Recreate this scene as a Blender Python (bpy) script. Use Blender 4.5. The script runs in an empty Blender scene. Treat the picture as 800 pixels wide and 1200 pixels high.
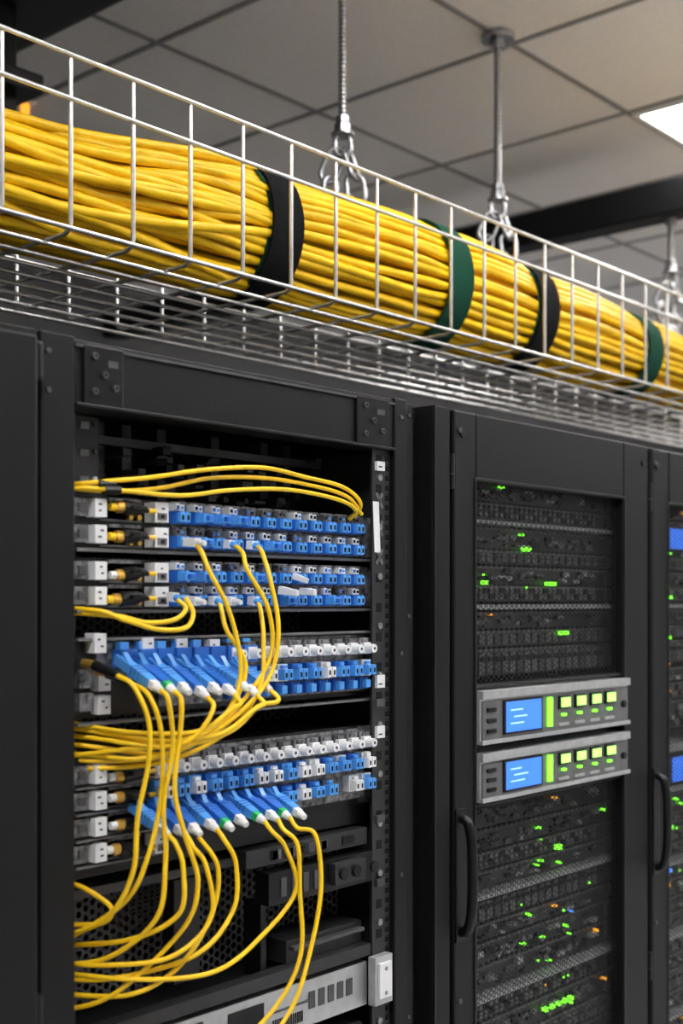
import bpy, math, random
from mathutils import Vector
random.seed(7)
R=random.random
def U(a,b): return a+(b-a)*R()

# ------------------------------------------------------------ materials
def mat(name,col,rough=.5,metal=0,emit=None,es=0,noise=0,bump=0,nscale=60,coat=0,spec=.5):
    m=bpy.data.materials.new(name); m.use_nodes=True
    nt=m.node_tree; b=nt.nodes['Principled BSDF']
    b.inputs['Base Color'].default_value=(*col,1); b.inputs['Roughness'].default_value=rough
    b.inputs['Metallic'].default_value=metal
    b.inputs['Coat Weight'].default_value=coat
    b.inputs['Specular IOR Level'].default_value=spec
    if emit: b.inputs['Emission Color'].default_value=(*emit,1); b.inputs['Emission Strength'].default_value=es
    if noise or bump:
        tc=nt.nodes.new('ShaderNodeTexCoord'); n=nt.nodes.new('ShaderNodeTexNoise')
        n.inputs['Scale'].default_value=nscale; n.inputs['Detail'].default_value=4
        nt.links.new(tc.outputs['Object'],n.inputs['Vector'])
        if noise:
            r=nt.nodes.new('ShaderNodeValToRGB')
            r.color_ramp.elements[0].position=.3; r.color_ramp.elements[1].position=.7
            r.color_ramp.elements[0].color=(*[c*(1-noise) for c in col],1)
            r.color_ramp.elements[1].color=(*[min(1,c*(1+noise)) for c in col],1)
            nt.links.new(n.outputs['Fac'],r.inputs['Fac']); nt.links.new(r.outputs['Color'],b.inputs['Base Color'])
        if bump:
            bp=nt.nodes.new('ShaderNodeBump'); bp.inputs['Strength'].default_value=bump; bp.inputs['Distance'].default_value=.002
            nt.links.new(n.outputs['Fac'],bp.inputs['Height']); nt.links.new(bp.outputs['Normal'],b.inputs['Normal'])
    return m
def perf(name,col,pitch,thr):
    m=mat(name,col,.45,spec=.3); nt=m.node_tree; b=nt.nodes['Principled BSDF']
    tc=nt.nodes.new('ShaderNodeTexCoord'); sp=nt.nodes.new('ShaderNodeSeparateXYZ'); nt.links.new(tc.outputs['Object'],sp.inputs[0])
    def M(op,a,c=None):
        n=nt.nodes.new('ShaderNodeMath'); n.operation=op
        for i,v in enumerate((a,c)):
            if v is None: continue
            if isinstance(v,(int,float)): n.inputs[i].default_value=v
            else: nt.links.new(v,n.inputs[i])
        return n.outputs[0]
    k=2*math.pi/pitch
    x=M('MULTIPLY',sp.outputs['X'],k); z=M('MULTIPLY',sp.outputs['Z'],k)
    a=M('COSINE',x); z3=M('MULTIPLY',z,.8660); xh=M('MULTIPLY',x,.5)
    b1=M('COSINE',M('ADD',xh,z3)); c1=M('COSINE',M('SUBTRACT',xh,z3))
    f=M('ADD',M('ADD',a,b1),c1)
    g=M('LESS_THAN',f,thr)
    nt.links.new(g,b.inputs['Alpha'])
    return m
BLK=mat('black_powdercoat',(.0055,.0057,.0067),.46,noise=.15,bump=.12,nscale=400,spec=.25)
BLK2=mat('black_satin',(.0045,.0045,.0052),.32,spec=.35)
DRK=mat('dark_interior',(.003,.003,.0035),.6,spec=.25)
GRY=mat('graphite_trim',(.060,.060,.064),.4,noise=.2)
SMK=mat('smoked_plastic',(.13,.13,.14),.12,noise=.8,nscale=110,coat=.6)
WHT=mat('white_plastic',(.80,.81,.82),.35)
INK=mat('label_ink',(.03,.03,.03),.5)
SIL=mat('brushed_silver',(.48,.49,.50),.38,.5,noise=.1)
FAC=mat('satin_aluminium_face',(.17,.17,.175),.35,.4,noise=.12)
ZNC=mat('zinc_wire',(.74,.73,.72),.33,.85,noise=.12,nscale=120)
STL=mat('galvanised_steel',(.38,.38,.39),.30,.9,noise=.25,nscale=150)
BLU=mat('blue_plastic',(.018,.14,.56),.38,coat=.1)
BLL=mat('light_blue_plastic',(.075,.32,.78),.38,coat=.1)
GRN=mat('green_plastic',(.02,.5,.12),.4)
YEL=mat('yellow_cable_jacket',(.90,.55,.006),.45,noise=.07,nscale=25,spec=.32)
YL2=mat('yellow_patch_cord',(.92,.59,.012),.40,spec=.4)
GLD=mat('brass_ferrule',(.80,.48,.10),.3,.8)
STB=mat('black_hook_loop',(.005,.005,.006),.9,bump=.8,nscale=900,spec=.15)
STG=mat('green_hook_loop',(.003,.055,.030),.9,bump=.8,nscale=900,spec=.2)
LG=mat('led_green',(.1,.5,.02),.4,emit=(.20,1,.03),es=2.4)
LG2=mat('lit_key_green',(.3,.6,.1),.4,emit=(.50,1,.22),es=1.25)
LO=mat('led_amber',(.6,.3,.02),.4,emit=(1,.4,.03),es=1.3)
LB=mat('led_blue',(.1,.2,.7),.4,emit=(.08,.3,1),es=1.4)
LCD=mat('lcd_blue',(.05,.15,.5),.25,emit=(.035,.20,1),es=1.0)
LCT=mat('lcd_glyph',(.3,.5,.9),.25,emit=(.20,.50,1),es=1.1)
MSH=perf('perforated_door_mesh',(.009,.009,.010),.0068,-.62)
HEX=perf('honeycomb_panel',(.055,.055,.058),.0095,-.35)

# ------------------------------------------------------------ mesh builder
class MB:
    def __init__(s): s.v=[];s.f=[];s.m=[];s.ms=[]
    def mi(s,m):
        if m not in s.ms: s.ms.append(m)
        return s.ms.index(m)
    def box(s,x0,x1,y0,y1,z0,z1,m):
        n=len(s.v); i=s.mi(m)
        s.v+=[(x0,y0,z0),(x1,y0,z0),(x1,y1,z0),(x0,y1,z0),(x0,y0,z1),(x1,y0,z1),(x1,y1,z1),(x0,y1,z1)]
        for f in ((3,2,1,0),(4,5,6,7),(0,1,5,4),(1,2,6,5),(2,3,7,6),(3,0,4,7)):
            s.f.append(tuple(n+k for k in f)); s.m.append(i)
    def quad(s,pts,m):
        n=len(s.v); s.v+=pts; s.f.append((n,n+1,n+2,n+3)); s.m.append(s.mi(m))
    def beam(s,p0,p1,w,h,m,w2=None,h2=None):
        p0=Vector(p0);p1=Vector(p1);d=(p1-p0).normalized()
        sd=d.cross(Vector((0,0,1)))
        if sd.length<.1: sd=Vector((1,0,0))
        sd.normalize(); up=sd.cross(d)
        w2=w2 or w;h2=h2 or h;n=len(s.v);i=s.mi(m)
        for p,a,b in((p0,w,h),(p1,w2,h2)):
            for q,r in((-1,-1),(1,-1),(1,1),(-1,1)):
                s.v.append(tuple(p+sd*q*a/2+up*r*b/2))
        for f in((3,2,1,0),(4,5,6,7),(0,1,5,4),(1,2,6,5),(2,3,7,6),(3,0,4,7)):
            s.f.append(tuple(n+k for k in f)); s.m.append(i)
    def cyl(s,p0,p1,r,m,n=12,r2=None):
        p0=Vector(p0);p1=Vector(p1);d=(p1-p0).normalized()
        a=d.cross(Vector((0,0,1)) if abs(d.z)<.9 else Vector((1,0,0))).normalized(); b=d.cross(a)
        r2=r if r2 is None else r2; k=len(s.v); i=s.mi(m)
        for p,rr in((p0,r),(p1,r2)):
            for j in range(n):
                t=2*math.pi*j/n; s.v.append(tuple(p+a*math.cos(t)*rr+b*math.sin(t)*rr))
        for j in range(n):
            s.f.append((k+j,k+(j+1)%n,k+n+(j+1)%n,k+n+j)); s.m.append(i)
        s.f.append(tuple(k+j for j in range(n))[::-1]); s.m.append(i)
        s.f.append(tuple(k+n+j for j in range(n))); s.m.append(i)
    def lathe(s,c,prof,m,n=16):
        k=len(s.v); i=s.mi(m)
        for r,z in prof:
            for j in range(n):
                t=2*math.pi*j/n; s.v.append((c[0]+r*math.cos(t),c[1]+r*math.sin(t),z))
        for a in range(len(prof)-1):
            for j in range(n):
                s.f.append((k+a*n+j,k+a*n+(j+1)%n,k+(a+1)*n+(j+1)%n,k+(a+1)*n+j)); s.m.append(i)
    def obj(s,name,parent=None,bevel=0,smooth=False):
        me=bpy.data.meshes.new(name); me.from_pydata(s.v,[],s.f)
        for m in s.ms: me.materials.append(m)
        for p,i in zip(me.polygons,s.m): p.material_index=i; p.use_smooth=smooth
        me.update()
        o=bpy.data.objects.new(name,me); bpy.context.collection.objects.link(o)
        if parent: o.parent=parent
        if bevel:
            b=o.modifiers.new('bevel','BEVEL'); b.width=bevel; b.segments=2; b.limit_method='ANGLE'; b.angle_limit=.6
        return o
def empty(name):
    o=bpy.data.objects.new(name,None); bpy.context.collection.objects.link(o); return o
def catmull(P,n=10):
    P=[Vector(p) for p in P]; Q=[P[0]*2-P[1]]+P+[P[-1]*2-P[-2]]; out=[]
    for i in range(1,len(Q)-2):
        a,b,c,d=Q[i-1:i+3]
        for k in range(n):
            t=k/n
            out.append(.5*((2*b)+(c-a)*t+(2*a-5*b+4*c-d)*t*t+(3*b-a-3*c+d)*t**3))
    out.append(P[-1]); return out
def tubes(name,paths,r,m,parent=None,res=3,cyclic=False):
    cu=bpy.data.curves.new(name,'CURVE'); cu.dimensions='3D'; cu.bevel_depth=r; cu.bevel_resolution=res; cu.use_fill_caps=True
    for P in paths:
        sp=cu.splines.new('POLY'); sp.points.add(len(P)-1); sp.use_cyclic_u=cyclic
        for q,p in zip(sp.points,P): q.co=(p[0],p[1],p[2],1)
        sp.use_smooth=True
    cu.materials.append(m)
    o=bpy.data.objects.new(name,cu); bpy.context.collection.objects.link(o)
    if parent: o.parent=parent
    return o

CH=3.12
# ------------------------------------------------------------ room
X0,X1,Y0,Y1=-3.0,9.0,-3.2,4.3
wallm=mat('wall_paint',(.72,.72,.72),.8,noise=.05,nscale=3)
wallb=mat('wall_paint_dimmed',(.14,.14,.145),.8,noise=.05,nscale=3)  # back wall dimness put into the colour, for contrast behind the tray
floorm=mat('raised_floor_tiles',(.60,.60,.60),.45,noise=.12,nscale=8)
ceilm=mat('ceiling_tile',(.76,.745,.74),.9,noise=.05,bump=.2,nscale=120)
for nm,b,m in (('floor',(X0,X1,Y0,Y1,-.1,0),floorm),('wall_back',(X0,X1,Y1,Y1+.1,0,CH),wallb),('wall_front',(X0,X1,Y0-.1,Y0,0,CH),wallm),
             ('wall_left',(X0-.1,X0,Y0,Y1,0,CH),wallm),('wall_right',(X1,X1+.1,Y0,Y1,0,CH),wallm),('ceiling',(X0-.1,X1+.1,Y0-.1,Y1+.1,CH,CH+.1),ceilm)):
    mb=MB(); mb.box(*b,m); o=mb.obj(nm)
    if nm=='ceiling': ceiling=o
tb=mat('ceiling_tee_bar',(.24,.235,.235),.6)
TX,TY=.57,.637
mb=MB()
gx=[2.565+TX*i for i in range(-9,12)]; gy=[1.708+TY*i for i in range(-7,5)]
for x in gx:
    if X0<x<X1: mb.box(x-.007,x+.007,Y0,Y1,CH-.004,CH,tb)
for y in gy: mb.box(X0,X1,y-.007,y+.007,CH-.0045,CH,tb)
mb.obj('tile_grid',ceiling)
EM=mat('led_panel_diffuser',(.9,.9,.9),.4,emit=(1,.985,.97),es=26)
EMU=mat('added_uplight_glow',(.9,.9,.9),.4,emit=(1,.985,.98),es=28)  # glow of the unseen uplights added above the aisle
FR=mat('led_panel_frame',(.8,.8,.8),.4)
def panel(ix,iy):
    x=2.565+TX*ix; y=1.708+TY*iy
    mb=MB(); a,b,c,d=x+.008,x+TX-.008,y+.008,y+TY-.008; f=.018; z0,z1=CH-.012,CH-.001
    mb.box(a,b,c,c+f,z0,z1,FR);mb.box(a,b,d-f,d,z0,z1,FR);mb.box(a,a+f,c+f,d-f,z0,z1,FR);mb.box(b-f,b,c+f,d-f,z0,z1,FR)
    mb.box(a+f,b-f,c+f,d-f,z0+.003,z1,EM)
    mb.obj('ceiling_light_panel')
for ix,iy in ((1,-1),(5,-1),(-2,-2),(-2,-4),(-5,-3),(1,-4),(5,-4),(8,-2)): panel(ix,iy)  # only the first is in view; unseen others added as lighting
def add_uplight(xa,xb,y,z):  # unseen fill light over the aisle, added to brighten the ceiling
    e=empty('added_ceiling_uplight'); mb=MB()
    mb.box(xa,xb,y-.06,y-.054,z,z+.06,FR); mb.box(xa,xb,y+.054,y+.06,z,z+.06,FR); mb.box(xa-.006,xa,y-.06,y+.06,z,z+.06,FR); mb.box(xb,xb+.006,y-.06,y+.06,z,z+.06,FR)
    mb.box(xa,xb,y-.054,y+.054,z+.028,z+.032,FR); mb.obj('housing',e)
    mb=MB(); mb.box(xa+.01,xb-.01,y-.05,y+.05,z+.050,z+.056,EMU); mb.obj('uplight',e)
    mb=MB()
    for x in (xa+.3,xb-.3): mb.cyl((x,y,z+.06),(x,y,CH-.006),.002,STL,8)
    mb.obj('wires',e)
add_uplight(-1.2,1.6,.05,2.62); add_uplight(2.0,4.8,.05,2.62); add_uplight(5.2,8.0,.05,2.62)

mb=MB(); mb.box(3.34,3.43,.9,4.28,2.885,2.985,BLK); mb.obj('overhead_steel_channel',bevel=.006)
dct=empty('overhead_cable_duct')
mb=MB()
mb.box(1.25,1.60,.4,4.28,2.98,3.10,BLK2)
mb.cyl((1.60,.4,3.04),(1.60,4.28,3.04),.06,BLK2,24)
mb.obj('duct_body',dct)
mb=MB(); mb.box(1.28,1.50,2.2,2.34,2.55,2.985,BLK2); mb.box(1.22,1.53,2.15,2.38,2.80,2.84,BLK2); mb.obj('support_bracket',dct,bevel=.005)

# ------------------------------------------------------------ cable tray
TF,TR,TB,TT=1.30,1.71,2.233,2.454
tray=empty('wire_mesh_cable_tray')
xs=[.964+.1*i for i in range(-9,44)]
L0,L1=xs[0]-.02,xs[-1]+.02
paths=[[(L0,y,z),(L1,y,z)] for y,z in [(TF-.004,TT),(TF-.004,TT-.055),(TR+.004,TT),(TR+.004,TT-.055),(TR+.004,TT-.14),(TF-.004,TB+.004)]+[(TF+.0513*i,TB-.004) for i in range(1,9)]]
tubes('long_wires',paths,.0031,ZNC,tray)
cr=[]
for x in xs:
    r=.012
    P=[(x,TF,TT+.003),(x,TF,TB+r),(x,TF+.3*r,TB+.3*r),(x,TF+r,TB),(x,TR-r,TB),(x,TR-.3*r,TB+.3*r),(x,TR,TB+r),(x,TR,TT+.003)]
    cr.append(P)
tubes('cross_wires',cr,.0031,ZNC,tray)

# ------------------------------------------------------------ fiber bundle
def lerp(T,x):
    if x<=T[0][0]: return T[0][1]
    for (a,va),(b,vb) in zip(T,T[1:]):
        if x<=b:
            t=(x-a)/(b-a); t=t*t*(3-2*t); return va+(vb-va)*t
    return T[-1][1]
RZ=[(.5,.076),(.95,.080),(1.38,.107),(1.9,.114),(2.3,.104),(2.6,.094),(3.0,.082),(3.6,.075)]
RY=[(.5,.112),(1.1,.108),(1.38,.10),(1.9,.10),(2.6,.095),(3.6,.085)]
straps=[(1.40,STB),(1.85,STG),(2.145,STB),(2.59,STG)]
def sect(x):
    rz=lerp(RZ,x); ry=lerp(RY,x)
    pinch=sum(math.exp(-((x-s[0])/.06)**2) for s in straps)
    k=1-.07*min(1,pinch)
    return ry*k,rz*k,1.43,TB+.008+rz
SR=.0070
paths=[]
for ring,(rf,n) in enumerate(((1,39),(.80,36),(.62,28),(.42,18),(.22,8))):
    for j in range(n):
        a0=2*math.pi*(j+.5*(ring%2))/n+U(-.03,.03); ro=U(-.035,.03) if ring==0 else 0
        ph=[U(0,6.28) for _ in range(5)]; fq=[U(2.0,3.2),U(5,8),U(9,14)]
        tw=U(-.03,.03)
        P=[]; x=.35
        while x<4.3:
            ry,rz,cy,cz=sect(x)
            loose=lerp([(.6,2.8),(1.10,2.0),(1.34,.45),(4,.42)],x)
            pin=sum(math.exp(-((x-s[0])/.07)**2) for s in straps)
            lo=loose*(1-.6*min(1,pin))
            a=a0+tw*(x-1.4)*3+lo*(.10*math.sin(fq[0]*x+ph[0])+.04*math.sin(fq[1]*x+ph[1])+.018*math.sin(fq[2]*x*1.5+ph[4]))
            rr=rf*(1+lo*(.045*math.sin(fq[1]*x+ph[2])+.025*math.sin(fq[2]*x+ph[3])))+ro*(1-min(1,pin))
            if ring==0: rr=min(rr,1.04)
            y=cy+math.cos(a)*(ry-SR)*rr; z=cz+math.sin(a)*(rz-SR)*rr
            P.append((x,y,max(z,TB+.011))); x+=.022
        paths.append(P)
tubes('yellow_fiber_cable_bundle',paths,SR,YEL)
paths=[]
for k in range(9):
    a0=U(1.9,4.2); a1=a0+U(-1.0,1.0); P=[]
    for i in range(50):
        t=i/49; x=.36+t*(1.37-.36); ry,rz,cy,cz=sect(x)
        a=a0+(a1-a0)*t+.2*math.sin(5*t+k); rr=1+.07*math.sin(math.pi*t)
        P.append((x,cy+math.cos(a)*ry*rr*.97,max(TB+.012,cz+math.sin(a)*rz*rr*.97)))
    paths.append(P)
tubes('slack_fiber_strands',paths,SR,YEL,bpy.data.objects['yellow_fiber_cable_bundle'])

for sx,m in straps:
    mb=MB(); N=64; w=.064; i=mb.mi(m)
    for a in range(N):
        t=2*math.pi*a/N
        for dx,dr in((-w/2,.002),(w/2,.002),(w/2,.0065),(-w/2,.0065)):
            ry,rz,cy,cz=sect(sx)
            mb.v.append((sx+dx+.008*math.cos(t),cy+math.cos(t)*(ry+dr+.002),cz+math.sin(t)*(rz+dr+.002)))
    for a in range(N):
        b=(a+1)%N
        for q in range(4):
            mb.f.append((a*4+q,a*4+(q+1)%4,b*4+(q+1)%4,b*4+q)); mb.m.append(i)
    base=len(mb.v); seg=range(26,56); i2=mb.mi(m)
    for n_,a in enumerate(seg):
        t=2*math.pi*a/N
        for dx,dr in((-w/2,.0066),(w/2,.0066),(w/2,.0105),(-w/2,.0105)):
            mb.v.append((sx+dx+.008*math.cos(t)-.006,cy+math.cos(t)*(ry+dr+.002),cz+math.sin(t)*(rz+dr+.002)))
    L=len(seg)
    for n_ in range(L-1):
        for q in range(4):
            mb.f.append((base+n_*4+q,base+n_*4+(q+1)%4,base+n_*4+4+(q+1)%4,base+n_*4+4+q)); mb.m.append(i2)
    mb.f.append((base,base+1,base+2,base+3)); mb.m.append(i2)
    if m is STB:
        g=mb.mi(STG); base=len(mb.v)
        for a in range(N):
            t=2*math.pi*a/N
            for dx in (-w/2-.009,-w/2+.002): mb.v.append((sx+dx+.008*math.cos(t),cy+math.cos(t)*(ry+.0045),cz+math.sin(t)*(rz+.0045)))
        for a in range(N):
            b=(a+1)%N; mb.f.append((base+a*2,base+a*2+1,base+b*2+1,base+b*2)); mb.m.append(g)
    mb.obj('hook_loop_cable_strap',smooth=False)

# ------------------------------------------------------------ hangers
def link(c,L,W,d,s):
    P=[]; c=Vector(c)
    d=Vector(d).normalized(); s=Vector(s).normalized()
    for i in range(12):
        t=math.pi*i/11; P.append(c+d*((L-W)/2+math.sin(t)*W/2)+s*math.cos(t)*W/2)
    for i in range(12):
        t=math.pi+math.pi*i/11; P.append(c+d*(-(L-W)/2+math.sin(t)*W/2)+s*math.cos(t)*W/2)
    return P
def hanger(x,y,ztop,rod=.0095):
    e=empty('threaded_rod_hanger'); mb=MB(); zb=2.74
    prof=[];z=zb
    while z<ztop-.006:
        prof+=[(rod*.74,z),(rod,z+.003),(rod,z+.0045),(rod*.74,z+.0075)]; z+=.009
    mb.lathe((x,y),prof,STL); mb.obj('threaded_rod',e,smooth=False)
    mb=MB()
    mb.cyl((x,y,zb-.012),(x,y,zb+.006),.019,STL,6); mb.cyl((x,y,zb+.008),(x,y,zb+.022),.016,STL,6)
    mb.cyl((x,y,zb-.018),(x,y,zb-.012),.024,STL,20)
    if ztop>=CH-.01:
        mb.cyl((x,y,CH-.016),(x,y,CH-.005),.040,STL,24); mb.cyl((x,y,CH-.036),(x,y,CH-.016),.020,STL,6)
    else: mb.cyl((x,y,ztop-.02),(x,y,ztop-.001),.018,STL,6)
    mb.obj('nuts',e,bevel=.0015)
    r=Vector((.66,-.75,0)); q=Vector((.75,.66,0)); U_=Vector((0,0,1)); c=Vector((x,y,0))
    P=[link((x,y,zb-.036),.046,.032,U_,r)]                       # eye
    P.append(link(c+r*-.020+U_*(zb-.078),.072,.036,U_+r*.45,r-U_*.45))   # two shackle links side by side
    P.append(link(c+r*.018+U_*(zb-.076),.066,.030,U_-r*.35,q*.7+r*.5))
    P.append(link(c+r*-.026+U_*(zb-.128),.056,.034,U_+r*.1,q*.6+r*.8))
    P.append(link(c+r*.026+U_*(zb-.126),.060,.036,U_-r*.1,r))
    P.append(link(c+U_*(zb-.160),.050,.044,r,U_))
    P.append(link((x,y,zb-.205),.07,.032,U_,r))
    P.append(link((x,y,zb-.258),.068,.032,U_,(0,1,0)))
    tubes('shackle_chain',P,.0050,STL,e,cyclic=True)
hanger(1.942,1.705,CH-.001); hanger(2.50,1.705,CH-.001); hanger(3.385,1.705,2.884)

# ------------------------------------------------------------ racks
RT=2.045; BM=1.973; FY=1.07; RB=1.97
def rack_shell(e,x0,x1,lw,rw,name='frame',fy=FY):
    mb=MB()
    mb.box(x0,x0+lw,fy,fy+.045,.05,RT,BLK); mb.box(x1-rw,x1,fy,fy+.045,.05,RT,BLK)
    mb.box(x0+lw,x1-rw,fy+.003,fy+.04,BM,RT-.002,BLK); mb.box(x0+lw,x1-rw,fy+.003,fy+.04,.05,.14,BLK)
    mb.box(x0+.002,x0+.006,fy+.04,RB,.05,RT,BLK2); mb.box(x1-.006,x1-.002,fy+.04,RB,.05,RT,BLK2)
    mb.box(x0,x1,fy+.04,RB,RT-.006,RT,BLK); mb.box(x0,x1,fy+.03,RB,.04,.06,BLK)
    for x in (x0+.05,x1-.05):
        for y in (fy+.08,RB-.08): mb.cyl((x,y,0),(x,y,.05),.02,BLK2)
    mb.obj(name,e,bevel=.003)
    mb=MB(); mb.quad([(x0+.01,RB-.01,.06),(x1-.01,RB-.01,.06),(x1-.01,RB-.01,RT-.01),(x0+.01,RB-.01,RT-.01)],HEX)
    mb.obj('rear_door_mesh',e)
r1=empty('open_server_rack')
rack_shell(r1,.7565,1.352,.0425,.027)
mb=MB()
for a,b in ((.810,.862),(1.246,1.312)):
    mb.box(a,b,FY-.001,FY+.003,BM+.004,RT-.006,BLK2)
mb.box(.80,1.325,FY-.002,FY+.003,BM,BM+.004,BLK2)
mb.obj('corner_plates',r1,bevel=.0012)
mb=MB()
for a,b in ((.810,.862),(1.246,1.312)):
    for u,v in ((.25,.2),(.25,.8),(.5,.5),(.78,.3)):
        x=a+(b-a)*u; z=BM+.005+(RT-BM-.01)*v
        mb.cyl((x,FY-.004,z),(x,FY-.001,z),.0038,GRY,12); mb.cyl((x,FY-.0046,z),(x,FY-.004,z),.0018,DRK,6)
    mb.box(a+.6*(b-a),a+.85*(b-a),FY-.0016,FY-.0008,BM+.045,BM+.052,GRY)
for z in (2.02,1.70,1.4): mb.cyl((1.338,FY-.002,z),(1.338,FY,z),.003,GRY,10)
mb.box(.80,1.325,FY-.0005,FY+.003,RT-.010,RT-.007,GRY)
for z in (2.025,1.985): mb.cyl((.766,FY-.002,z),(.766,FY,z),.003,GRY,10)
mb.obj('fasteners',r1)
RAIL=mat('rail_grey',(.020,.020,.022),.4,noise=.15)
mb=MB()
mb.box(1.3245,1.327,FY+.045,1.30,.14,BM,BLK)
mb.box(1.288,1.3245,1.0785,1.082,.14,BM,RAIL)
mb.box(1.318,1.3245,1.082,1.30,.14,BM,RAIL)
mb.box(.812,.835,1.117,1.122,.14,BM,RAIL)
mb.box(.835,.872,1.125,1.13,1.885,BM,RAIL)
z=1.962; k=0
while z>1.0:
    mb.box(1.3145,1.3215,1.0780,1.0785,z-.0035,z+.0035,DRK)
    mb.box(1.3145,1.3215,1.0777,1.0785,z-.0048,z-.0038,GRY)
    if k%3==0: mb.box(1.296,1.307,1.0780,1.0785,z-.008,z+.004,DRK)
    if k%5==2: mb.cyl((1.3015,1.0755,z),(1.3015,1.0785,z),.0045,STL,10)
    mb.box(.816,.826,1.1155,1.117,z-.005,z+.005,DRK)
    z-=.0132; k+=1
for z in (1.905,1.868,1.83):
    for s in (-1,1): mb.beam((1.295,1.0776,z-.010*s),(1.308,1.0776,z+.010*s),.0008,.005,FAC)
    mb.cyl((1.3015,1.0765,z),(1.3015,1.078,z),.004,GRY,10)
for z0,z1,m in ((1.945,1.957,WHT),(1.655,1.672,WHT),(1.63,1.64,GRY),(1.588,1.604,WHT),(1.475,1.485,GRY),(1.39,1.40,GRY)):
    mb.box(1.293,1.309,1.074,1.0785,z0,z1,m)
    if m is WHT: mb.box(1.296,1.303,1.0735,1.074,z0+.004,z0+.006,INK)
mb.obj('mounting_rails',r1)
mb=MB()
mb.quad([(.82,1.24,1.20),(1.32,1.24,1.20),(1.32,1.24,BM),(.82,1.24,BM)],HEX)
mb.obj('honeycomb_backplane',r1)
mb=MB()
mb.box(.81,1.318,1.45,1.46,.2,BM,DRK)
for x in (.925,.965,1.02,1.11,1.20,1.245):
    mb.box(x,x+.014,1.20,1.23,1.885,BM+.01,RAIL)
    for z in (1.90,1.925,1.95): mb.box(x+.004,x+.009,1.199,1.2,z,z+.008,GRY)
mb.box(.88,1.31,1.19,1.2,1.955,1.965,GRY)
for k in range(40):
    x=U(.86,1.28); z=U(1.888,1.965); mb.box(x,x+U(.004,.02),1.17,1.22,z,z+U(.003,.010),random.choice([GRY,RAIL,BLK2,GRY]))
for z in (1.965,1.935,1.905): mb.box(.846,.858,1.1235,1.125,z-.006,z+.002,FAC); mb.cyl((.866,1.122,z),(.866,1.125,z),.003,WHT if z<1.92 else GRY,8)
mb.box(.838,.864,1.118,1.124,1.889,1.899,SMK)
mb.obj('interior_supports',r1,bevel=.0008)

# ---- patch panels
def scribble(mb,x0,x1,y,z0,z1):
    for k in range(2):
        a=U(x0+.003,x1-.007); b=z0+(z1-z0)*(.3+.35*k); mb.box(a,a+U(.003,.005),y-.0006,y,b,b+.002,INK)
def left_block(mb,z):
    mb.box(.836,.8515,1.084,1.112,z-.0225,z-.003,WHT); scribble(mb,.836,.8515,1.084,z-.0225,z-.003)
    mb.box(.814,.833,1.092,1.112,z-.022,z-.003,SMK); mb.box(.819,.829,1.090,1.092,z-.017,z-.008,GRY)
    mb.box(.8535,.912,1.100,1.112,z-.0255,z-.0005,BLK2)
    mb.box(.8535,.912,1.0985,1.100,z-.0255,z-.023,FAC)
    c=z-.0125+U(-.003,.003); d=U(-.004,.004); e=U(-.003,.004)
    mb.cyl((.854+e,1.086,c+d),(.862+e,1.085,c+d),.0046,WHT if R()<.5 else YL2,10)
    mb.cyl((.862+e,1.085,c+d),(.870+e,1.083,c+d),.0066,GLD,12)
    mb.cyl((.870+e,1.083,c+d),(.889,1.078,c),.0086,BLK2,12,.0072)
    mb.box(.873,.884,1.066,1.072,c-.002,c+.003,BLK2)
    for k in range(3): mb.cyl((.8895+.004*k,1.078,c),(.892+.004*k,1.078,c),.0058-.0008*k,BLK2,10)
    mb.cyl((.889,1.078,c),(.903,1.078,c-.001),.0040,BLK2,10,.0030)
    mb.cyl((.903,1.078,c-.001),(.914,1.079,c-.001),.0028,random.choice([YL2,GLD,YL2]),10)
    mb.box(.86,.905,1.092,1.100,z-.0045,z-.0005,SMK)
    for x in (.893,.905): mb.cyl((x,1.094,z-.020),(x,1.100,z-.020),.0032,GLD,10)
    mb.box(.9165,.9365,1.082,1.112,z-.0245,z-.0025,WHT); scribble(mb,.9165,.9365,1.082,z-.0245,z-.0025)
    mb.box(.920,.933,1.0805,1.082,z-.022,z-.014,SMK); mb.box(.924,.929,1.0795,1.0805,z-.020,z-.016,DRK)
def adapter(mb,x,z,plug=None,cap=False):
    y=1.09
    mb.box(x,x+.0165,y-.008,y+.02,z-.0245,z-.0105,BLU)
    for o in (.0008,.0088):
        mb.box(x+o,x+o+.0070,y-.0135,y-.008,z-.0228,z-.0122,BLL)
        mb.box(x+o+.0018,x+o+.0052,y-.0140,y-.0135,z-.0208,z-.0150,DRK)
        mb.box(x+o+.0020,x+o+.0050,y-.0130,y-.009,z-.0122,z-.0108,BLL)
    mb.box(x+.0170,x+.0215,y-.005,y+.02,z-.0235,z-.012,BLL if R()<.3 else WHT if R()<.4 else SMK)
    t=WHT if R()<.6 else SMK
    mb.box(x+.001,x+.0070,y-.005,y+.02,z-.0098,z-.0015,t); mb.box(x+.0085,x+.0150,y-.004,y+.02,z-.0098,z-.0025,t)
    mb.box(x+.0025,x+.0055,y-.0065,y-.005,z-.0078,z-.0038,DRK if R()<.6 else BLU)
    mb.box(x+.0100,x+.0130,y-.0055,y-.004,z-.0078,z-.0045,DRK if R()<.5 else BLL)
    mb.box(x+.0165,x+.0235,y+.002,y+.02,z-.010,z,SMK)
    mb.box(x-.002,x+.0215,y-.001,y+.001,z-.0008,z+.0006,FAC)
    if plug:
        mb.beam((x+.008,y-.013,z-.0175),(x+.008,y-.034,z-.0185),.0095,.010,WHT)
        mb.cyl((x+.008,y-.034,z-.0185),(x+.008,y-.046,z-.020),.004,plug,10,.003)
    if cap:
        mb.box(x+.001,x+.0155,y-.022,y-.0135,z-.0222,z-.0128,BLL); mb.box(x+.004,x+.0125,y-.028,y-.022,z-.020,z-.015,BLU)
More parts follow.
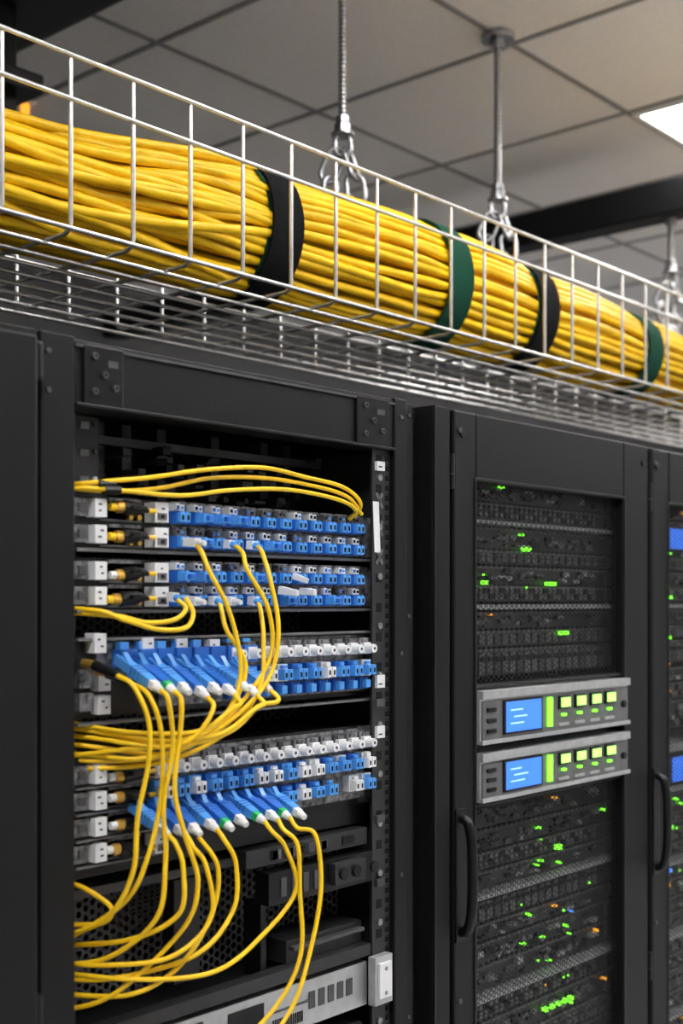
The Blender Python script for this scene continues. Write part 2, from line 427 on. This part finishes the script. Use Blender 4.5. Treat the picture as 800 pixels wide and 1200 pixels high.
def panel_std(za,zb,plA,plB):
    mb=MB()
    mb.box(.815,1.306,1.100,1.24,zb-.028,za+.001,BLK2)
    for z,pl in ((za,plA),(zb,plB)):
        left_block(mb,z)
        mb.box(.9385,1.286,1.098,1.106,z-.026,z,SMK)
        for i in range(12):
            adapter(mb,.9485+i*.0278,z,plug=WHT if i in pl else None,cap=(R()<.25))
    mb.box(1.282,1.308,1.098,1.1155,zb-.026,za,SMK)
    mb.box(.815,1.31,1.088,1.10,zb-.0315,zb-.028,FAC)
    return mb
p=panel_std(1.883,1.855,[],[0]); p.obj('fiber_patch_panel',bevel=.0006)
p=panel_std(1.816,1.789,[],[0,2]); p2=p.obj('fiber_patch_panel',bevel=.0006)
mb=MB(); mb.beam((1.280,1.066,1.902),(1.286,1.068,1.835),.012,.001,WHT)
mb.beam((1.135,1.078,1.802),(1.14,1.058,1.795),.007,.008,WHT,.005,.006); mb.beam((1.11,1.076,1.784),(1.113,1.050,1.780),.010,.010,WHT,.007,.007)
mb.beam((1.148,1.076,1.783),(1.15,1.055,1.781),.010,.009,WHT,.007,.007)
mb.obj('cable_tags',p2,bevel=.001)

def boot(mb,p0,p1,c=WHT):
    mb.cyl(p0,p1,.0055,c,10,.0036)
def plug(mb,p0,p1,c,tip):
    d=(p1-p0).normalized()
    mb.beam(p0,p0+(p1-p0)*.45,.0120,.0110,c,.0120,.0110)
    mb.beam(p0+(p1-p0)*.45,p1,.0145,.0130,c,.0110,.0100)
    for k in range(3):
        q=p0+(p1-p0)*(.52+.1*k); mb.beam(q,q+d*.0015,.0153-.001*k,.0138-.0008*k,BLU)
    mb.beam(p0+Vector((0,-.010,.0065)),p1+Vector((0,.022,.0065)),.006,.0035,BLL)
    q=p1+d*.018
    mb.beam(p1,p1+(q-p1)*.45,.0090,.0090,tip); boot(mb,p1+(q-p1)*.45,q,WHT)
    return q
# ---- panel 3
mb=MB()
mb.box(.815,1.306,1.100,1.24,1.645,1.728,BLK2)
mb.box(.845,1.286,1.094,1.102,1.69,1.726,SMK)
mb.box(.93,1.286,1.092,1.102,1.652,1.688,SMK)
mb.box(1.282,1.308,1.098,1.1155,1.65,1.727,SMK)
for z in (1.73,1.64): mb.box(.815,1.31,1.086,1.10,z-.002,z+.001,FAC)
for x,z in ((.834,1.737),(.90,1.731),(.95,1.729),(1.0,1.727)):
    mb.box(x,x+.016,1.083,1.10,z-.022,z-.001,WHT); scribble(mb,x,x+.016,1.083,z-.022,z-.001)
def cap_row(mb,x,z):
    mb.box(x-.002,x+.0185,1.082,1.10,z-.0215,z,SMK if R()<.6 else GRY)
    mb.box(x+.001,x+.015,1.076,1.084,z-.0205,z-.006,WHT); mb.box(x+.003,x+.013,1.080,1.084,z-.006,z-.001,SMK)
    mb.cyl((x+.008,1.064,z-.0135),(x+.008,1.076,z-.0135),.0056,WHT,12,.0062); mb.cyl((x+.008,1.0634,z-.0135),(x+.008,1.064,z-.0135),.0022,GRY,8)
def blue_row(mb,x,z,body,face):
    mb.box(x-.001,x+.0175,1.079,1.10,z-.021,z,body)
    for o in (.0005,.0090):
        mb.box(x+o,x+o+.0070,1.068,1.079,z-.019,z-.006,face); mb.box(x+o+.002,x+o+.005,1.0674,1.068,z-.016,z-.010,DRK)
    mb.box(x+.004,x+.012,1.074,1.079,z-.005,z-.001,face)
for i in range(16):
    x=.870+i*.0265
    if i<8:
        mb.box(x-.004,x+.018,1.078,1.10,1.698,1.718,BLU); mb.box(x,x+.012,1.085,1.10,1.718,1.726,BLL)
    if i>=6:
        cap_row(mb,x,1.722)
        blue_row(mb,x,1.693,BLU if i%3 else WHT,BLL if i%4 else WHT)
        mb.box(x+.000,x+.016,1.082,1.10,1.655,1.670,BLU); mb.box(x+.003,x+.012,1.074,1.082,1.657,1.667,BLL)
ends3=[]
for i in range(9):
    x=.868+i*.0205; zz=1.708-.0012*i
    p0=Vector((x,1.085,zz)); p1=Vector((x-.003+U(-.003,.003),1.026,zz-.026+U(-.004,.004)))
    ends3.append(plug(mb,p0,p1,BLU if i%2 else BLL,WHT if i!=1 else GRN))
for i,(x,z) in enumerate(((.828,1.703),(.846,1.694))):
    mb.cyl((x,1.075,z),(x+.006,1.045,z-.01),.0062,BLK2,10,.0045); mb.cyl((x-.004,1.09,z+.002),(x,1.075,z),.005,GLD,10)
for z in (1.688,1.663):
    mb.box(.820,.838,1.09,1.10,z-.01,z+.01,SMK); mb.box(.842,.858,1.086,1.10,z-.014,z+.006,WHT); scribble(mb,.842,.858,1.086,z-.014,z+.006)
mb.obj('fiber_distribution_shelf',bevel=.0006)
# ---- panel 4
mb=MB()
mb.box(.815,1.306,1.100,1.24,1.474,1.604,BLK2)
mb.box(.93,1.286,1.092,1.102,1.565,1.602,SMK); mb.box(.93,1.286,1.090,1.102,1.51,1.56,SMK)
mb.box(1.282,1.308,1.098,1.1155,1.50,1.603,SMK)
for k,z in enumerate((1.598,1.570,1.542,1.514)):
    left_block(mb,z)
    mb.box(.815,.94,1.088,1.10,z-.0275,z-.0255,FAC)
for i in range(15):
    x=.915+i*.0252
    cap_row(mb,x,1.598)
    blue_row(mb,x,1.571,WHT if i in(10,12,14) else (BLU if i%2 else BLL),BLL if R()<.65 else WHT)
    if i!=12: blue_row(mb,x,1.543,BLU if i<11 else (WHT if i>12 else SMK),WHT if R()<.3 else BLL)
ends4=[]
for i in range(10):
    x=.885+i*.0232; zz=1.548-.001*i
    p0=Vector((x,1.082,zz)); p1=Vector((x-.002+U(-.003,.003),1.034,zz-.018+U(-.004,.004)))
    ends4.append(plug(mb,p0,p1,BLU if i%3 else BLL,GRN if i in(4,6,8) else WHT))
mb.obj('fiber_distribution_shelf',bevel=.0006)

# ---- lower shelf, bracket, device
mb=MB()
mb.box(1.06,1.285,1.085,1.20,1.448,1.470,RAIL); mb.box(1.09,1.285,1.076,1.10,1.400,1.440,BLK2); mb.box(1.20,1.26,1.066,1.076,1.408,1.436,RAIL)
mb.box(.815,1.06,1.10,1.2,1.452,1.462,RAIL)
for x in (1.215,1.24,1.275): mb.cyl((x,1.062,1.422),(x,1.066,1.422),.008,BLK2,14)
for x in (1.11,1.13,1.15,1.17): mb.box(x,x+.010,1.0745,1.076,1.408,1.432,GRY)
for k in range(14):
    x=U(1.07,1.27); mb.box(x,x+.012,1.083,1.085,1.453,1.465,random.choice([BLK2,GRY,FAC]))
mb.box(.96,1.0,1.10,1.12,1.33,1.45,BLK2); mb.box(1.10,1.11,1.10,1.13,1.31,1.40,BLK2)
mb.box(.815,1.287,1.08,1.10,1.300,1.316,RAIL)
mb.box(1.14,1.285,1.095,1.2,1.316,1.345,RAIL); mb.box(1.145,1.28,1.085,1.095,1.333,1.338,GRY)
mb.box(.815,1.31,1.10,1.4,1.302,1.308,BLK)
mb.obj('rack_shelf_bracket',bevel=.0012)
mb=MB(); mb.quad([(.85,1.15,1.316),(1.30,1.15,1.316),(1.30,1.15,1.45),(.85,1.15,1.45)],HEX)
mb.obj('vented_blanking_panel')
mb=MB()
mb.box(.93,1.285,1.085,1.30,1.234,1.292,SIL)
mb.box(.94,.99,1.083,1.085,1.24,1.285,GRY); mb.box(1.03,1.09,1.0835,1.085,1.243,1.283,BLK2)
mb.box(1.10,1.17,1.083,1.085,1.265,1.268,GRY)
for k in range(5): mb.box(1.17+.018*k,1.182+.018*k,1.0835,1.085,1.255,1.277,GRY)
for k in range(14): mb.box(1.105+.004*k,1.107+.004*k,1.0835,1.085,1.243,1.257,BLK2)
mb.box(1.278,1.314,1.065,1.0775,1.236,1.300,SIL); mb.box(1.283,1.308,1.061,1.065,1.245,1.292,WHT)
for z in (1.252,1.284): mb.cyl((1.2955,1.0595,z),(1.2955,1.061,z),.003,STL,10)
mb.box(.82,.93,1.09,1.3,1.234,1.29,BLK2)
mb.obj('rack_media_converter',bevel=.0015)
def leds(mb,x0,x1,z0,z1,y,n,mats):
    for k in range(n):
        x=U(x0,x1); z=U(z0,z1); s=U(.0026,.0048); mb.box(x,x+s,y-.011,y-.001,z,z+s*.8,random.choice(mats))
def server(mb,x0,x1,z0,z1,y,kind,m=GRY,nl=0):
    mb.box(x0,x1,y,y+.35,z0,z1,RAIL); h=z1-z0; W=x1-x0
    mb.box(x0,x1,y-.003,y,z1-.004,z1-.001,FAC)
    mb.box(x0,x0+.018,y-.006,y,z0+.002,z1-.002,m); mb.box(x1-.018,x1,y-.006,y,z0+.002,z1-.002,m)
    if kind==0:
        n=int(W/.021)
        for i in range(1,n-1):
            x=x0+i*.021; mb.box(x,x+.017,y-.005,y,z0+.004,z1-.006,FAC if i%3 else GRY); mb.box(x+.003,x+.014,y-.0065,y-.005,z0+h*.55,z1-.012,DRK)
            if R()<.06: mb.box(x+.006,x+.010,y-.0075,y-.0065,z0+.008,z0+.011,LG)
    elif kind==1:
        n=int((W-.08)/.014)
        for i in range(n):
            x=x0+.03+i*.014
            for r_ in range(2):
                zz=z0+h*(.15+.4*r_); mb.box(x,x+.011,y-.004,y,zz,zz+h*.3,FAC if (i+r_)%3 else DRK)
                if R()<.05: mb.box(x+.002,x+.006,y-.006,y-.004,zz+h*.3,zz+h*.3+.003,random.choice([LG,LG,LG,LO]))
    else:
        for k in range(34):
            x=x0+U(.02,W-.06); zz=z0+U(.08,.6)*h; mb.box(x,x+U(.006,.026),y-.004-.001*(k%5),y,zz,zz+U(.12,.3)*h,random.choice([FAC,GRY,SMK,DRK,FAC,BLK,SIL]))
        leds(mb,x0+.03,x1-.03,z0+.2*h,z0+.8*h,y,1+nl,[LG,LG,LG,LG,LG,LO])
mb=MB(); z=1.21
while z>.2:
    server(mb,.82,1.285,z-.042,z,1.10,random.choice([0,1,3])); z-=.048
mb.obj('rack_server_stack')

mb=MB(); mb.box(1.354,1.372,FY+.006,RB,.02,RT-.004,BLK); mb.box(1.378,1.3985,FY+.02,RB,.02,RT-.01,BLK2); mb.box(1.4005,1.441,FY-.006,FY+.05,.02,RT-.002,BLK)
mb.box(1.4005,1.441,FY+.05,RB,.02,RT-.01,BLK2)
mb.box(1.4005,1.405,FY-.010,FY-.006,.02,RT-.002,BLK2)
for z in (2.025,1.75,1.2): mb.cyl((1.362,FY+.004,z),(1.362,FY+.006,z),.003,GRY,10)
mb.obj('rack_side_filler',bevel=.003)
r0=empty('closed_server_rack')
rack_shell(r0,.15,.7525,.06,.055)
mb=MB(); mb.box(.155,.735,FY-.028,FY-.002,.06,RT-.012,BLK); mb.cyl((.744,FY-.012,1.99),(.744,FY-.012,2.03),.006,BLK2); mb.cyl((.744,FY-.012,1.30),(.744,FY-.012,1.38),.006,BLK2)
mb.obj('door',r0,bevel=.004)

def unit(mb,x0,x1,z0,z1):
    y=1.058; W=x1-x0; h=z1-z0
    mb.box(x0,x1,y,y+.28,z0,z1,SIL)
    mb.box(x0+.004,x1-.004,y-.003,y,z0+.004,z1-.016,FAC)
    mb.box(x0,x1,y-.006,y,z1-.012,z1,SIL); mb.box(x0,x1,y-.006,y,z0,z0+.006,SIL)
    sz0,sz1=z0+h*.18,z0+h*.76
    mb.box(x0+W*.125,x0+W*.365,y-.006,y-.003,sz0-.003,sz1+.003,BLK2)
    mb.box(x0+W*.135,x0+W*.355,y-.0068,y-.006,sz0,sz1,LCD)
    for k in range(3):
        a=x0+W*(.16+.02*(k%2)); zz=sz0+(sz1-sz0)*(.25+.22*k); mb.box(a,a+W*U(.06,.12),y-.0073,y-.0068,zz,zz+.0025,LCT)
    mb.box(x0+W*.405,x0+W*.43,y-.007,y-.003,sz0,sz1,LG)
    for k in range(4):
        a=x0+W*(.485+.11*k); zz=z0+h*.54
        mb.box(a-.003,a+W*.055+.003,y-.007,y-.003,zz-.003,zz+h*.19+.003,BLK2)
        mb.box(a,a+W*.055,y-.010,y-.007,zz,zz+h*.19,LG2)
        mb.box(a+W*.015,a+W*.035,y-.008,y-.003,z0+h*.36,z0+h*.41,LG)
        mb.box(a-.004,a+W*.06,y-.006,y-.003,z0+h*.16,z0+h*.22,SIL)
    for k in range(3): mb.box(x0+W*.03,x0+W*.08,y-.006,y-.003,z0+h*(.2+.2*k),z0+h*(.28+.2*k),BLK2)
    mb.cyl((x1-W*.05,y-.008,z0+h*.45),(x1-W*.05,y-.003,z0+h*.45),.006,BLK2,12)
def door_rack(x0,x1,fl,fr,full):
    e=empty('server_rack'); rack_shell(e,x0,x1,.03,.03,fy=FY+.020)
    mb=MB(); a,b=x0+.003,x1-.003; y0,y1=FY-.006,FY+.018; zt,zm=RT-.002,1.945
    mb.box(a,a+fl,y0,y1,.06,zt,BLK); mb.box(b-fr,b,y0,y1,.06,zt,BLK); mb.box(a+fl,b-fr,y0,y1,zm,zt,BLK); mb.box(a+fl,b-fr,y0,y1,.06,.14,BLK)
    if full: mb.box(a+fl,b-fr,y0+.004,y1,1.643,1.649,BLK);mb.box(a+fl,b-fr,y0+.004,y1,1.468,1.475,BLK)
    mb.obj('door_frame',e,bevel=.005)
    mb=MB()
    for (p,q,r_,s) in ((a+fl-.005,a+fl,.14,zm),(b-fr,b-fr+.005,.14,zm)): mb.box(p,q,y0-.002,y0,r_,s,BLK2)
    mb.box(a+fl-.005,b-fr+.005,y0-.002,y0,zm,zm+.005,BLK2)
    for z in (1.93,1.10):
        mb.cyl((a-.001,y0+.004,z),(a-.001,y0+.004,z+.05),.0045,BLK2,12); mb.cyl((a-.001,y0+.004,z+.02),(a-.001,y0+.004,z+.022),.005,GRY,12)
    mb.obj('door_trim',e,bevel=.001)
    mb=MB(); my=FY+.008
    for z0,z1 in (((1.649,zm),(.14,1.468)) if full else ((.14,zm),)):
        mb.quad([(a+fl,my,z0),(b-fr,my,z0),(b-fr,my,z1),(a+fl,my,z1)],MSH)
    mb.obj('door_mesh',e)
    mb=MB()
    for z in (RT-.03,1.2): mb.cyl((a+.012,y0-.003,z),(a+.012,y0,z),.004,GRY,12)
    mb.cyl((a+.02,y0-.002,RT-.033),(a+.02,y0,RT-.033),.007,BLK2,16)
    mb.cyl((b-.02,y0-.002,RT-.033),(b-.02,y0,RT-.033),.005,BLK2,16)
    mb.obj('door_screws',e)
    hx=a+.013; P=catmull([(hx,y0,1.462),(hx,y0-.014,1.456),(hx,y0-.021,1.43),(hx,y0-.023,1.38),(hx,y0-.021,1.33),(hx,y0-.014,1.304),(hx,y0,1.298)],6)
    tubes('handle_grip',[P],.0075,BLK2,e,4)
    mb=MB(); mb.box(hx-.012,hx+.012,y0-.003,y0,1.285,1.475,BLK2); mb.obj('handle_plate',e,bevel=.001)
    xa,xb=a+fl+.001,b-fr-.001
    if full:
        ex=empty('rack_appliance')
        mb=MB(); unit(mb,xa,xb+.003,1.562,1.640); mb.obj('front_unit_upper',ex,bevel=.0015)
        mb=MB(); unit(mb,xa,xb+.003,1.478,1.549); mb.obj('front_unit_lower',ex,bevel=.0015)
    mb=MB(); xa,xb=x0+.045,x1-.05; yy=1.115
    seq=[(1.955,1.925,3),(1.922,1.896,1),(1.893,1.888,9),(1.884,1.852,3),(1.850,1.828,0),(1.825,1.797,3),(1.795,1.770,1),(1.765,1.758,9),(1.754,1.728,3),(1.725,1.70,0),(1.697,1.655,0)]
    if not full: seq+=[(1.645,1.62,3),(1.617,1.585,1),(1.582,1.53,3)]
    for zt_,zb_,k in seq:
        if k==9: mb.box(xa,xb,yy-.022,yy+.3,zb_,zt_,SIL)
        else: server(mb,xa,xb,zb_,zt_,yy,k)
    for lx in (.03,.06,.20,.21): mb.box(xa+lx,xa+lx+.008,yy-.012,yy-.004,1.850,1.856,LG)
    for lx in (.02,.04,.09,.27,.285): mb.box(xa+lx,xa+lx+.009,yy-.012,yy-.004,1.796,1.802,LG)
    for lx in (.31,.325): mb.box(xa+lx,xa+lx+.008,yy-.012,yy-.004,1.715,1.721,LG)
    z=1.462
    if not full:
        mb.box(xa+.055,xa+.135,yy-.026,yy-.014,1.862,1.912,BLK2); mb.box(xa+.075,xa+.130,yy-.028,yy-.026,1.868,1.906,LCD)
        mb.box(xa,xb,yy-.024,yy+.3,1.415,1.505,SIL); mb.box(xa+.065,xa+.16,yy-.028,yy-.024,1.428,1.490,BLK2); mb.box(xa+.08,xa+.135,yy-.030,yy-.028,1.435,1.48,LCD)
        for k in range(4): mb.box(xa+.2+.04*k,xa+.215+.04*k,yy-.030,yy-.024,1.455,1.468,LG2)
        for lx,z_,m_ in ((.072,1.30,LO),(.084,1.265,LB),(.076,1.24,LO),(.088,1.345,LG),(.080,1.70,LG),(.074,1.65,LO),(.085,1.775,LG)): mb.box(xa+lx,xa+lx+.014,yy-.02,yy-.010,z_,z_+.006,m_)
        z=1.405
    i=0
    while z>.2:
        h=random.choice([.026,.032,.038]); server(mb,xa,xb,z-h,z,yy,[3,3,1,3,0,3][i%6],nl=1); z-=h+.003; i+=1
        if i%4==0: mb.box(xa,xb,yy-.022,yy+.2,z-.006,z,SIL); z-=.010
    for lx in (.26,.28,.30,.32,.34): mb.box(xa+lx,xa+lx+.009,yy-.012,yy-.004,1.105,1.111,LG)
    mb.box(xa+.30,xa+.312,yy-.012,yy-.004,1.362,1.369,LG)
    leds(mb,xa+.25,xb-.04,1.20,1.44,yy,6,[LB,LG,LG,LO])
    mb.obj('rack_server_stack')
    return e
door_rack(1.4485,2.030,.053,.088,True)
door_rack(2.038,2.631,.0635,.08,False)
door_rack(2.640,3.233,.0635,.08,False)

# ------------------------------------------------------------ patch cords (one mass)
C=[]
def cord(P,w=.0022):
    c=catmull(P,12); n=len(c); f=U(7,12); p=U(0,6); q=U(0,6)
    C.append([v+Vector((w*math.sin(f*i/n+p),w*math.cos(f*.8*i/n+q),w*.6*math.sin(f*1.2*i/n+q)))*math.sin(math.pi*i/(n-1)) for i,v in enumerate(c)])
E=(.806,1.135)
cord([(.80,1.13,1.892),(.832,1.08,1.896),(.901,1.075,1.906),(.984,1.07,1.922),(1.073,1.07,1.931),(1.148,1.07,1.924),(1.220,1.070,1.916),(1.256,1.072,1.899),(1.262,1.088,1.88)])
cord([(.80,1.13,1.888),(.832,1.08,1.890),(.939,1.075,1.890),(1.017,1.07,1.900),(1.117,1.07,1.906),(1.212,1.070,1.900),(1.25,1.075,1.890),(1.252,1.088,1.878)])
cord([(.80,1.13,1.895),(.84,1.085,1.889),(.92,1.08,1.896),(1.0,1.075,1.912),(1.09,1.075,1.920),(1.17,1.075,1.915),(1.235,1.075,1.904),(1.268,1.080,1.885)])
cord([(.957,1.062,1.836),(.953,1.045,1.825),(.951,1.03,1.803),(.967,1.02,1.765),(.985,1.02,1.718),(.987,1.02,1.68),(.963,1.02,1.643),(.93,1.025,1.624),(.88,1.045,1.619),(.835,1.09,1.632),(E[0],E[1],1.638)])
cord([(1.019,1.062,1.836),(1.012,1.04,1.825),(1.009,1.03,1.805),(1.028,1.02,1.765),(1.035,1.02,1.716),(1.014,1.02,1.678),(.961,1.02,1.634),(.90,1.035,1.607),(.84,1.085,1.615),(E[0],E[1],1.622)])
cord([(1.056,1.062,1.836),(1.045,1.04,1.825),(1.042,1.025,1.795),(1.042,1.015,1.745),(1.032,1.015,1.697),(1.0,1.015,1.66),(.948,1.02,1.626),(.89,1.04,1.603),(.84,1.085,1.60),(E[0],E[1],1.604)])
cord([(.995,1.062,1.770),(.985,1.045,1.755),(.98,1.03,1.735),(.996,1.02,1.70),(.98,1.02,1.664),(.935,1.025,1.622),(.87,1.045,1.603),(.835,1.09,1.606),(E[0],E[1],1.61)])
cord([(1.058,1.062,1.770),(1.045,1.045,1.755),(1.034,1.03,1.726),(1.02,1.02,1.677),(.974,1.02,1.628),(.895,1.035,1.598),(.835,1.09,1.592),(E[0],E[1],1.594)])
cord([(.933,1.05,1.774),(.935,1.04,1.757),(.915,1.03,1.742),(.88,1.035,1.740),(.85,1.05,1.750),(.833,1.07,1.760),(.81,1.11,1.763)],.001)
cord([(.926,1.055,1.772),(.928,1.045,1.762),(.905,1.04,1.750),(.875,1.045,1.747),(.845,1.06,1.755),(.81,1.11,1.759)],.001)
def fan(p,mid,zend):
    cord([p,p+Vector((-.001,-.012,-.010))]+mid+[(E[0],E[1],zend)],.003)
e3=ends3
fan(e3[8],[(1.0,1.0,1.652),(.95,1.0,1.628),(.88,1.03,1.617),(.835,1.09,1.624)],1.630)
fan(e3[7],[(.985,1.0,1.648),(.94,1.005,1.628),(.88,1.03,1.622),(.835,1.09,1.632)],1.640)
fan(e3[5],[(.95,1.0,1.650),(.91,1.01,1.632),(.86,1.05,1.630)],1.646)
fan(e3[3],[(.915,1.0,1.64),(.89,1.015,1.62),(.85,1.06,1.612)],1.60)
fan(e3[1],[(.884,1.0,1.623),(.876,1.0,1.57),(.884,1.0,1.526),(.902,1.0,1.47),(.892,1.01,1.42),(.84,1.06,1.355)],1.328)
fan(e3[0],[(.872,1.005,1.62),(.862,1.01,1.56),(.868,1.01,1.50),(.86,1.01,1.44),(.835,1.06,1.395)],1.380)
cord([(.834,1.045,1.693),(.84,1.025,1.682),(.850,1.01,1.643),(.850,1.01,1.599),(.838,1.015,1.547),(.832,1.02,1.49),(.818,1.05,1.44),(E[0],E[1],1.405)])
cord([(.852,1.045,1.684),(.856,1.02,1.672),(.866,1.01,1.635),(.866,1.01,1.578),(.850,1.015,1.51),(.835,1.04,1.455),(E[0],E[1],1.392)])
e4=ends4
fan(e4[0],[(.885,1.0,1.49),(.880,1.0,1.445),(.845,1.04,1.415)],1.40)
fan(e4[1],[(.922,1.0,1.485),(.922,1.0,1.435),(.878,1.015,1.395),(.835,1.06,1.388)],1.385)
fan(e4[3],[(.965,1.0,1.48),(.958,1.0,1.436),(.905,1.01,1.392),(.84,1.06,1.372)],1.368)
fan(e4[6],[(1.036,1.0,1.49),(1.050,.995,1.44),(1.015,1.0,1.398),(.940,1.005,1.370),(.85,1.04,1.374)],1.374)
fan(e4[7],[(1.052,.99,1.49),(1.052,.99,1.438),(1.044,.985,1.37),(1.007,.99,1.318),(.95,1.0,1.285),(.87,1.03,1.27)],1.26)
fan(e4[8],[(1.076,.985,1.498),(1.082,.98,1.435),(1.060,.98,1.37),(1.02,.98,1.31),(.96,.99,1.27),(.87,1.03,1.25)],1.24)
cord([(.812,1.12,1.475),(.83,1.08,1.462),(.842,1.06,1.445),(.832,1.07,1.43),(.806,1.135,1.425)])
cord([(E[0],E[1],1.350),(.85,1.05,1.356),(.90,1.02,1.382),(.935,1.01,1.43),(.945,1.01,1.48),(.925,1.02,1.515)])
cords=tubes('yellow_fiber_patch_cords',C,.00265,YL2,None,3)
mb=MB()
for x,z in ((.957,1.8375),(1.019,1.8375),(1.056,1.8375),(.995,1.7715),(1.058,1.7715),(.933,1.7755)):
    mb.beam((x,1.0755,z),(x,1.066,z-.001),.010,.010,WHT); mb.cyl((x,1.066,z-.001),(x,1.055,z-.004),.0042,BLL,10,.0034)
for x,y,z in ((.835,1.079,1.895),(.842,1.078,1.889)): mb.cyl((x,y,z),(x+.02,y-.002,z+.001),.0052,BLK2,10)
mb.obj('connector_boots',cords)
mb=MB(); mb.cyl((2.0,2.9,CH-.05),(2.0,2.9,CH-.006),.012,LO,12); mb.cyl((2.0,2.9,CH-.006),(2.0,2.9,CH-.001),.03,WHT,20); mb.obj('ceiling_indicator_lamp')

# ------------------------------------------------------------ camera
cd=bpy.data.cameras.new('camera'); cam=bpy.data.objects.new('camera',cd); bpy.context.collection.objects.link(cam)
cam.location=(0,0,1.77); cam.rotation_euler=(math.radians(90),0,math.radians(-48.66))
cd.sensor_width=36; cd.lens=44.4; cd.shift_y=.0875; cd.clip_start=.05
cd.dof.use_dof=True; cd.dof.focus_distance=1.66; cd.dof.aperture_fstop=4.0
bpy.context.scene.camera=cam
w=bpy.data.worlds.new('world'); bpy.context.scene.world=w; w.use_nodes=True
w.node_tree.nodes['Background'].inputs[0].default_value=(.05,.05,.05,1)
bpy.context.scene.view_settings.view_transform='Standard'
